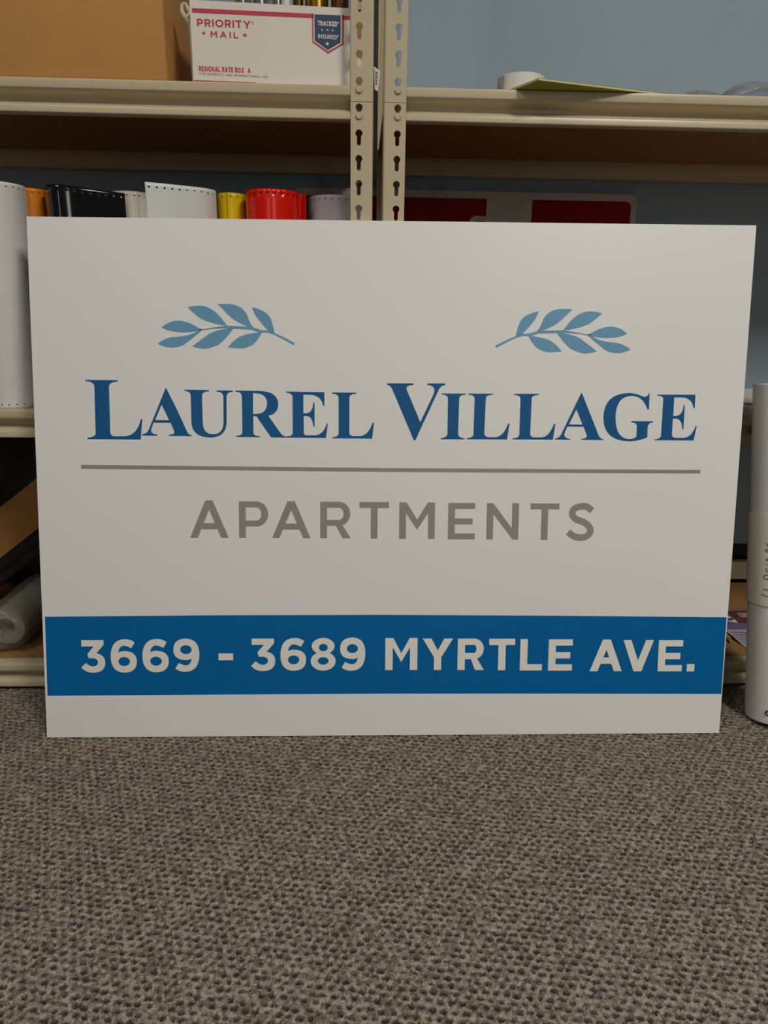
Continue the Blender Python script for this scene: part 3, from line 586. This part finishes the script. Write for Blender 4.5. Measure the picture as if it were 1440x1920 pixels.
roll('glossy black vinyl roll with a loose outer wrap sweeping right', 'black', pxX(150, .118), 0.118, 0.044, end=180, tail=bt, drop=lambda s: -0.006*max(0, (s-.86)/.14))
roll('ivory vinyl roll standing between the black roll and the large white flap', 'ivory', pxX(249, .138), 0.138, 0.041, end=300)
wt = [(pxX(405, .085), .088), (pxX(400, .068), .068), (pxX(380, .049), .049), (pxX(340, .030), .030), (pxX(303, .014), .014), (pxX(274, .004), .004)]
roll('cool white vinyl roll with a tall loose flap, beside the yellow roll', 'whitecool', pxX(352, .125), 0.125, 0.044, end=0, cw=-1, tail=wt)
roll('yellow vinyl roll with a visible seam, left of the red roll', 'yellow', pxX(434, .118), 0.118, 0.026, end=262, cw=-1)
roll('bright red vinyl roll beside the yellow roll', 'red', pxX(511, .090), 0.090, 0.048, end=10, tail=[(pxX(567, .094), .096), (pxX(573, .085), .084)])
roll('lavender white vinyl roll behind the left post', 'lavender', pxX(628, .140), 0.140, 0.050, end=120)

# ================================================================= RIGHT SHELVES
# roll of tape lying flat
tc_ = atZ(980, 165, ZT); tx = atY(976, 165, 0.053)[0]
tr = empty('tape_roll', (tx, 0.053, ZT)); tag(tr, 'white paper tape roll lying flat behind the olive folder on the top shelf', 'roll')
MB().lathe([(.0395, 0), (.0395, .0295), (.038, .0305), (.0205, .0305), (.0205, 0)], (tx, 0.053, ZT), (0, 0, 1), 48, True).build('tape', M['paper'], tr, smooth=0.7)
MB().lathe([(.0203, .0005), (.0203, .0305), (.018, .0305), (.018, .0005)], (tx, 0.053, ZT), (0, 0, 1), 32, True).build('core', M['core'], tr, smooth=0.7)
mb = MB()
for k in range(8):
    a0, a1 = [math.radians(184+(214-184)*q/8) for q in (k, k+1)]
    mb.add([(tx+.0398*math.cos(a), .053+.0398*math.sin(a), z) for a, z in ((a0, ZT+.0004), (a1, ZT+.0004), (a1, ZT+.0285), (a0, ZT+.0285))], [(0, 1, 2, 3)])
mb.build('label_strip', mat('grey_tape_label', (168, 158, 150), 0.5, vscale=120, two=(196, 188, 180)), tr, smooth=True, label='grey printed label strip')
# olive folder overhanging the edge
p1, p2, p3 = atZ(969, 167, ZT), atZ(1010, 151.2, ZT), atZ(1192, 173, ZT)
e1 = (p1-p2)/np.linalg.norm(p1-p2); e2 = (p3-p2)/np.linalg.norm(p3-p2)
fd = empty('paper_folder', tuple(p2+e1*.11+e2*.15)); tag(fd, 'olive green paper folder lying on the top shelf with one corner over the edge', 'folder')
for nm, z0, z1, la, lb, mm in (('cover', .0, .0012, .216, .292, 'olive'), ('pages', .0012, .0026, .21, .285, 'cream'), ('cover', .0026, .0036, .216, .292, 'olive')):
    q = [p2, p2+e2*lb, p2+e2*lb+e1*la, p2+e1*la]; up_ = lambda p, z: (p[0], p[1], ZT+z)
    MB().hexa([up_(p, z0+.0002) for p in q] + [up_(p, z1+.0002) for p in q]).build(nm, M[mm], fd, loc=tuple(p2+e1*.1+e2*.14))
# plastic bags
def crumple(name, label, cat, pts, m, amp, nx=26, ny=14, seed=1, parent_label=None, grp=None):
    """a crumpled sheet over the quad pts (4 xyz)"""
    r = np.random.default_rng(seed); P = [np.array(p) for p in pts]; mb = MB(); g = []
    ks = [(r.uniform(.6, 2.6), r.uniform(.6, 2.2), r.uniform(0, 6.3), r.uniform(.3, 1)) for _ in range(6)]
    for j in range(ny+1):
        for i in range(nx+1):
            u, v = i/nx, j/ny; q = (P[0]*(1-u)+P[1]*u)*(1-v) + (P[3]*(1-u)+P[2]*u)*v
            f = sum(a*abs(math.sin(kx*u*3+ky*v*3+ph)) for kx, ky, ph, a in ks)/3.9
            env = (math.sin(math.pi*min(max(u, .0), 1))**.5)*(math.sin(math.pi*min(max(v, .0), 1))**.35 if v > 0.0 else 0.25)
            g.append(tuple(q + np.array([0, 0, amp*f*env + 0.0006])))
    w_ = nx+1; mb.add(g, [(j*w_+i, j*w_+i+1, (j+1)*w_+i+1, (j+1)*w_+i) for j in range(ny) for i in range(nx)])
    o = mb.build(name, m, loc=tuple((P[0]+P[2])/2), smooth=0.4); tag(o, label, cat, grp)
    so = o.modifiers.new('film_thickness', 'SOLIDIFY'); so.thickness = 0.0005
    return o
x1, x2, x3 = atY(1283, 170, .03)[0], atY(1362, 170, .03)[0], atY(1490, 170, .03)[0]
crumple('plastic_bag', 'crumpled clear plastic bag on the top right shelf, nearer the folder', 'bag', [(x1, .012, ZT), (x2-.004, .012, ZT), (x2-.004, .12, ZT), (x1, .12, ZT)], M['film'], .034, seed=4, grp='clear plastic bags on the top right shelf')
crumple('plastic_bag', 'crumpled clear plastic bag at the right edge of the top shelf', 'bag', [(x2, .012, ZT), (x3, .012, ZT), (x3, .13, ZT), (x2, .13, ZT)], M['film'], .042, seed=9, grp='clear plastic bags on the top right shelf')
# black strip
xa, xb = atY(766, 160, .03)[0], atY(794, 160, .03)[0]
o = MB().box((xa, .03, ZT), (xb, .10, ZT+.0062)).build('rubber_strip', M['rubber'], loc=((xa+xb)/2, .065, ZT)); tag(o, 'small flat black strip on the top shelf beside the right post', 'strip')
mo = o.modifiers.new('round', 'BEVEL'); mo.width = .001; mo.segments = 2
# red and white board against the wall
RY = WALL_Y-0.012
def rq(px, py): return atY(px, py, RY)
tl, trr = rq(745, 354.6), rq(1196, 365.5); bw0, bw1 = -0.02+tl[0]-0.22, trr[0]; bt_ = (tl[2]+trr[2])/2
rb = empty('warning_board', ((bw0+bw1)/2, RY, ZM)); tag(rb, 'off-white board with two dark red panels leaning on the wall behind the sign', 'sign')
def rrect(x0, z0, x1, z1, r, corners=(1, 1, 1, 1)):
    out_ = []
    for (cx, cz, a0), on in zip(((x1-r, z0+r, -90), (x1-r, z1-r, 0), (x0+r, z1-r, 90), (x0+r, z0+r, 180)), corners):
        if on: out_ += [(cx+r*math.cos(math.radians(a0+15*k)), cz+r*math.sin(math.radians(a0+15*k))) for k in range(7)]
        else: out_.append({-90: (x1, z0), 0: (x1, z1), 90: (x0, z1), 180: (x0, z0)}[a0])
    return out_
mb = MB(); L_ = rrect(bw0, ZM, bw1, bt_, .018); n = len(L_)
for y in (RY, RY+.005): flat_poly(mb, [L_], lambda p: (p[0], y, p[1]))
mb.add([(p[0], RY, p[1]) for p in L_] + [(p[0], RY+.005, p[1]) for p in L_], [(i, (i+1) % n, n+(i+1) % n, n+i) for i in range(n)]); mb.build('panel', M['greyboard'], rb)
zr = (rq(760, 369)[2]+rq(1180, 379)[2])/2; xr0, xr1 = rq(997, 400)[0], rq(1182, 400)[0]
mb = MB(); flat_poly(mb, [rrect(xr0, ZM+.03, xr1, zr, .014, (1, 1, 0, 0))], lambda p: (p[0], RY-.0004, p[1])); mb.build('red_panel', M['maroon'], rb, weld=False)
mb = MB(); flat_poly(mb, [rrect(bw0+.02, ZM+.03, rq(911.5, 400)[0], zr, .014, (0, 0, 1, 1))], lambda p: (p[0], RY-.0004, p[1])); mb.build('red_panel', M['maroon'], rb, weld=False)
cL = rq(879, 418); cR = rq(911, 408); rr_ = .018; cc = (cL[0]+rr_, cR[2]-rr_+.0035)
mb = MB(); flat_poly(mb, [ellipse(cc[0], cc[1], rr_, rr_, 90, 180, 10) + [(cc[0], cc[1]-.05), (cc[0], cc[1]-.05)][:0] + list(reversed(ellipse(cc[0], cc[1], rr_-.011, rr_-.011, 90, 180, 10)))], lambda p: (p[0], RY-.0008, p[1]))
flat_poly(mb, [[(cc[0], cc[1]+rr_), (cR[0]+.001, cc[1]+rr_-.001), (cR[0]+.001, cc[1]+rr_-.011), (cc[0], cc[1]+rr_-.011)]], lambda p: (p[0], RY-.0008, p[1])); mb.build('letter_stroke', M['greyboard'], rb, weld=False, label='off-white curved stroke on the left red panel')
# papers and plastic on the right middle shelf
xp = atY(1398, 770, .02)[0]
for k, (dx, dz, wdt, lab, mm) in enumerate(((0.0, 0, .30, 'thick white paper bundle at the bottom of the stack on the right middle shelf', 'paper'), (0.012, .0105, .28, 'grey-white paper bundle in the middle of the stack on the right middle shelf', 'lilac'), (-0.01, .0205, .30, 'topmost paper bundle of the stack on the right middle shelf', 'paper'))):
    a_ = math.radians((-4, 5, -2)[k]); ca, sa = math.cos(a_), math.sin(a_)
    def rp(x, y, z): return (xp-.10+dx+x*ca-y*sa, .03+x*sa+y*ca+.01*k, ZM+dz+z)
    hh = (.010, .0095, .0085)[k]
    o = MB().hexa([rp(0, 0, .0005), rp(wdt, 0, .0005), rp(wdt, .21, .0005), rp(0, .21, .0005), rp(0, 0, hh), rp(wdt, 0, hh), rp(wdt, .21, hh), rp(0, .21, hh)]).build('paper_bundle', M[mm], loc=(xp+dx+.05, .14, ZM+dz)); tag(o, lab, 'paper', 'paper bundles on the right middle shelf')
q = [atY(1352, 737, -.004), atY(1406, 748, -.004), atY(1400, 792, -.004), atY(1345, 790, -.004)]
mb = MB(); g = []
for j in range(13):
    for i in range(13):
        u, v = i/12, j/12; p = (q[0]*(1-u)+q[1]*u)*(1-v)+(q[3]*(1-u)+q[2]*u)*v; p = p + np.array([0, -.003*abs(math.sin(7*u+4*v))-.003*abs(math.sin(11*v-5*u)), 0])
        g.append(tuple(p))
mb.add(g, [(j*13+i, j*13+i+1, (j+1)*13+i+1, (j+1)*13+i) for j in range(12) for i in range(12)])
mb.add([(q[0][0], -.004, q[0][2]), (q[1][0], -.004, q[1][2]), (q[1][0], .10, ZM+.031), (q[0][0], .10, ZM+.031)], [(0, 1, 2, 3)])
o = mb.build('plastic_wrap', M['film'], loc=tuple(q[0]), smooth=0.5); tag(o, 'crumpled clear plastic wrap hanging over the right middle shelf edge', 'wrap'); so = o.modifiers.new('film_thickness', 'SOLIDIFY'); so.thickness = .0005

# printed leaflet on the bottom right shelf
ps = [(1352,1143),(1422,1141),(1416,1196),(1411,1224),(1362,1183),(1350,1172)]
def bz(px, py, z): return atZ(px, py, ZB+z)
lf = empty('printed_leaflet', tuple(bz(1390, 1180, 0))); tag(lf, 'glossy printed leaflet with purple text area and curled corner, on the bottom right shelf', 'leaflet')
zf = lambda px, py: .0012 + .010*max(0, (1395-px)/45)*max(0, (py-1150)/35)
def lp(px, py, d=0): q = atZ(px, py, ZB + zf(px, py) + d); return tuple(q)
def patch(name, quad, m, d, parent, nx=6, label=None):
    mb = MB(); g = []; q = [np.array(p, float) for p in quad]
    for j in range(nx+1):
        for i in range(nx+1):
            u, v = i/nx, j/nx; p = (q[0]*(1-u)+q[1]*u)*(1-v)+(q[3]*(1-u)+q[2]*u)*v; g.append(lp(p[0], p[1], d))
    mb.add(g, [(j*(nx+1)+i, j*(nx+1)+i+1, (j+1)*(nx+1)+i+1, (j+1)*(nx+1)+i) for j in range(nx) for i in range(nx)])
    return mb.build(name, m, parent, weld=False, smooth=True, label=label)
pg = patch('page', [(1340,1143),(1424,1141),(1412,1226),(1356,1178)], M['cream'], 0, lf); so = pg.modifiers.new('thick', 'SOLIDIFY'); so.thickness = .0004; so.offset = 0
patch('printed_picture', [(1345,1145.5),(1423,1144),(1421,1168),(1347,1168)], M['darkprint'], .0007, lf, label='dark brown printed picture')
patch('printed_picture', [(1381,1148.5),(1421,1149),(1419,1161),(1388,1157)], M['pinkprint'], .0011, lf, 3, label='pale pink crystals in the printed picture')
patch('printed_picture', [(1361,1152),(1376,1159),(1384,1168),(1350,1163)], M['paper'], .0011, lf, 3, label='white wedge in the printed picture')
patch('printed_picture', [(1362,1161),(1372,1157.5),(1378,1160.5),(1369,1164)], M['blueprint'], .0015, lf, 2, label='blue wedge in the printed picture')
patch('text_area', [(1347,1168),(1421,1168),(1418,1180),(1352,1180)], M['purple'], .0007, lf, label='purple band')
patch('text_area', [(1356,1180.5),(1418,1180.5),(1411,1221),(1362,1184)], M['lilac'], .0007, lf, label='lilac text area')
mb = MB()
for k in range(6):
    y = 1185+4.2*k; a_, b_ = 1366+5.2*k, 1415-1.0*k
    mb.add([lp(a_+3, y, .0011), lp(b_-3, y, .0011), lp(b_-3, y+.7, .0011), lp(a_+3, y+.7, .0011)], [(0, 1, 2, 3)])
mb.build('printed_lines', M['purple'], lf, weld=False)
cz = [(1352,1178),(1361,1183),(1374,1206),(1352,1208)]
mb = MB(); n_ = 8; g = []
A_, B_ = np.array(lp(1354, 1179)), np.array(lp(1372, 1196))
for i in range(n_+1):
    a = math.pi*i/n_; off_ = np.array([-.010*math.sin(a), -.011*(1-math.cos(a))*.5-.004*math.sin(a), -.0035*(1-math.cos(a))])
    for p in (A_, B_): g.append(tuple(np.maximum(p+off_, [-9, -9, ZB+.0006])))
mb.add(g, [(2*i, 2*i+1, 2*i+3, 2*i+2) for i in range(n_)]); mb.build('curled_corner', M['olive'], lf, smooth=True, label='olive underside of the curled corner')

# ================================================================= TALL BANNER ROLL on the floor
RA = np.array([0.9697, -0.118, 0.0]); RB = np.array([0.9287, -0.118+.123*.622, 0.622]); RR = 0.0485
ax = RB-RA; RL = np.linalg.norm(ax); ax /= RL; RA = RA + np.array([0, 0, RR*math.sqrt(1-ax[2]**2)]); e_x = np.cross([0, 1, 0], ax); e_x /= np.linalg.norm(e_x); e_y = np.cross(ax, e_x)
br = empty('banner_roll', tuple(RA*np.array([1, 1, 0]))); tag(br, 'white woven banner roll with a handwritten paper band, standing at the right of the sign', 'roll')
def cyl(r, h, a): return RA + ax*h + (e_x*math.cos(a) + e_y*math.sin(a))*r
def spiral_roll():
    mb = MB(); n = 72; turns = 5; N_ = n*turns; us = []
    hs = [0, .003, RL*.25, RL*.5, RL*.75, RL-.003, RL]; g = []
    for i in range(N_+1):
        a = 2*math.pi*i/n + 2.2; r = RR - .0016*turns*(1-i/N_)
        for h in hs: g.append(tuple(cyl(r, h, a)))
    k = len(hs); mb.add(g, [(i*k+j, (i+1)*k+j, (i+1)*k+j+1, i*k+j+1) for i in range(N_) for j in range(k-1)])
    o = mb.build('banner_sheet', M['weave'], br, smooth=True, weld=False)
    uvl = o.data.uv_layers.new(name='UVMap'); buf = []
    for p in o.data.polygons:
        for li in p.loop_indices:
            vi = o.data.loops[li].vertex_index; buf += [(vi//k)/n, hs[vi % k]/RL]
    uvl.data.foreach_set('uv', buf)
    so = o.modifiers.new('sheet_thickness', 'SOLIDIFY'); so.thickness = .0008; so.offset = 0
spiral_roll()
MB().lathe([(.0385, .004), (.0385, RL-.004), (.034, RL-.004), (.034, .004)], tuple(RA), tuple(ax), 40, True).build('core', M['core'], br, smooth=0.7)
def ray_cyl(px, py, r):
    v = ray(px, py); o_ = CAM-RA; vp = v-ax*np.dot(v, ax); op = o_-ax*np.dot(o_, ax); A_ = vp@vp; B_ = 2*vp@op; C_ = op@op-r*r; D_ = B_*B_-4*A_*C_
    t = (-B_-math.sqrt(max(D_, 0)))/(2*A_); q = CAM+v*t; h = np.dot(q-RA, ax); a = math.atan2(np.dot(q-RA, e_y), np.dot(q-RA, e_x)); return h, a
h0 = ray_cyl(1432, 1136, RR)[0]; h1 = ray_cyl(1432, 964, RR)[0]
pb = MB().lathe([(RR+.0008, h0), (RR+.0014, h0), (RR+.0014, h1), (RR+.0008, h1)], tuple(RA), tuple(ax), 64, True).build('paper_band', M['cream'], br, smooth=0.7)
mb = MB()
HW = [[(360,1575),(420,1602),(480,1618),(540,1625)], [(392,1502),(420,1488),(460,1495),(492,1520),(540,1560),(600,1580),(602,1470)],
      [(400,1290),(470,1310),(560,1318),(610,1316)], [(400,1290),(398,1262),(430,1238),(500,1226),(580,1240),(612,1316)],
      [(455,1105),(452,1140),(466,1170),(490,1168),(520,1150),(530,1110),(545,1170),(600,1150)], [(458,1045),(510,1050),(590,1048)], [(408,1028),(412,1040)],
      [(475,935),(452,945),(450,965),(480,975),(540,968),(575,945),(530,935),(475,935)], [(545,968),(610,955)],
      [(600,850),(540,840),(470,815),(440,795),(440,775),(470,770),(520,800),(560,790)], [(450,648),(466,690),(480,705),(540,690),(600,680)]]
for st_ in HW:
    for c_ in [crspline(st_, 5) if len(st_) > 2 else st_]:
        P3 = [ray_cyl(1390+x/9.6, 950+y/9.6, RR+.0016) for x, y in c_]
        rb_ = ribbon([(a*RR, h) for h, a in P3], .0018); n = len(rb_)//2
        mb.add([tuple(cyl(RR+.0017, p[1], p[0]/RR)) for p in rb_], [(i, i+1, len(rb_)-2-i, len(rb_)-1-i) for i in range(n-1)])
mb.build('handwriting', M['greenink'], pb, weld=False, label='green handwriting running up the band')
cs = ray_cyl(1440, 1337, RR); mb = MB(); mb.tube([cyl(RR+.0005, cs[0]+.004*math.cos(t), cs[1]+.08*math.sin(t)) for t in [k*.6 for k in range(11)]], .0012, 6); mb.build('printed_mark', M['blackink'], br, smooth=True)

# ================================================================= BOTTOM LEFT SHELF (in the dark)
# roll in a clear bag, lying front to back
pc = atY(22, 1162, .10); pr_ = .047
bg = empty('bagged_roll', (pc[0], .2, ZB)); tag(bg, 'roll wrapped in cloudy clear plastic lying on the bottom left shelf', 'roll')
mb = MB(); n = 40; g = []; prof = [(.004, .052), (.016, .046), (.03, .043), (.040, .046), (.0462, .054), (.047, .066), (.0465, .14), (.047, .22), (.046, .30), (.040, .31), (.004, .312)]
for i in range(n):
    a = 2*math.pi*i/n
    for r, y in prof:
        rr = r*(1+.035*math.sin(3*a+y*40)+.02*math.sin(7*a)); dy = .004*math.sin(5*a+r*200)*(1 if y < .06 else 0)
        g.append((pc[0]+1.15*rr*math.cos(a), y+dy, max(ZB+.0008, ZB+pr_+rr*math.sin(a))))
k = len(prof); mb.add(g, [(i*k+j, ((i+1) % n)*k+j, ((i+1) % n)*k+j+1, i*k+j+1) for i in range(n) for j in range(k-1)]); mb.build('plastic_bag', M['poly'], bg, smooth=True, weld=False)
mb = MB().lathe([(.018, .0), (.038, .0), (.038, .22), (.018, .22)], (pc[0], .075, ZB+.046), (0, 1, 0), 32, True); mb.build('roll_core', M['greyboard'], bg, smooth=0.7)
# added black slab standing in for the shaded gap, brown carton riding on it
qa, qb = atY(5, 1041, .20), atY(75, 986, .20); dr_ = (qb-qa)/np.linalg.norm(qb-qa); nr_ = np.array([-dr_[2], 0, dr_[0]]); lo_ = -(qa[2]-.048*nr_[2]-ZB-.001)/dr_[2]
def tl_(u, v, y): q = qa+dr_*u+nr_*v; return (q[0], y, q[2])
pcs = empty('dark_gap_slab', tl_(lo_+.1, -.048, .31)); tag(pcs, 'black slab standing in for the dark gap under the tilted carton', 'slab')
o = MB().hexa([tl_(lo_, -.048, .235), tl_(.26, -.048, .235), tl_(.26, -.048, .33), tl_(lo_, -.048, .33), tl_(lo_, -.001, .235), tl_(.26, -.001, .235), tl_(.26, -.001, .33), tl_(lo_, -.001, .33)]).build('slab_body', M['rubber'], pcs)
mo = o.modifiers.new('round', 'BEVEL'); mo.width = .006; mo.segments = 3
MB().tube([tl_(lo_+.02, -.024, .2335), tl_(.1, -.024, .2335), tl_(.25, -.024, .2335)], .0022, 8).build('zip', M['base'], pcs, smooth=True)  # thin ridge along the added gap slab, no real zip
tcn = empty('tilted_carton', tl_(.06, 0, .32)); tag(tcn, 'brown cardboard carton lying tilted on top of the black slab in the dark gap', 'box')
MB().hexa([tl_(lo_+.13, .0, .24), tl_(.24, .0, .24), tl_(.24, .0, .33), tl_(lo_+.13, .0, .33), tl_(lo_+.13, .085, .24), tl_(.24, .085, .24), tl_(.24, .085, .33), tl_(lo_+.13, .085, .33)]).build('carton_body', M['kraft'], tcn)
MB().hexa([tl_(.02, .0852, .24), tl_(.07, .0852, .24), tl_(.07, .0852, .33), tl_(.02, .0852, .33), tl_(.02, .0856, .24), tl_(.07, .0856, .24), tl_(.07, .0856, .33), tl_(.02, .0856, .33)]).build('packing_tape', M['core'], tcn)
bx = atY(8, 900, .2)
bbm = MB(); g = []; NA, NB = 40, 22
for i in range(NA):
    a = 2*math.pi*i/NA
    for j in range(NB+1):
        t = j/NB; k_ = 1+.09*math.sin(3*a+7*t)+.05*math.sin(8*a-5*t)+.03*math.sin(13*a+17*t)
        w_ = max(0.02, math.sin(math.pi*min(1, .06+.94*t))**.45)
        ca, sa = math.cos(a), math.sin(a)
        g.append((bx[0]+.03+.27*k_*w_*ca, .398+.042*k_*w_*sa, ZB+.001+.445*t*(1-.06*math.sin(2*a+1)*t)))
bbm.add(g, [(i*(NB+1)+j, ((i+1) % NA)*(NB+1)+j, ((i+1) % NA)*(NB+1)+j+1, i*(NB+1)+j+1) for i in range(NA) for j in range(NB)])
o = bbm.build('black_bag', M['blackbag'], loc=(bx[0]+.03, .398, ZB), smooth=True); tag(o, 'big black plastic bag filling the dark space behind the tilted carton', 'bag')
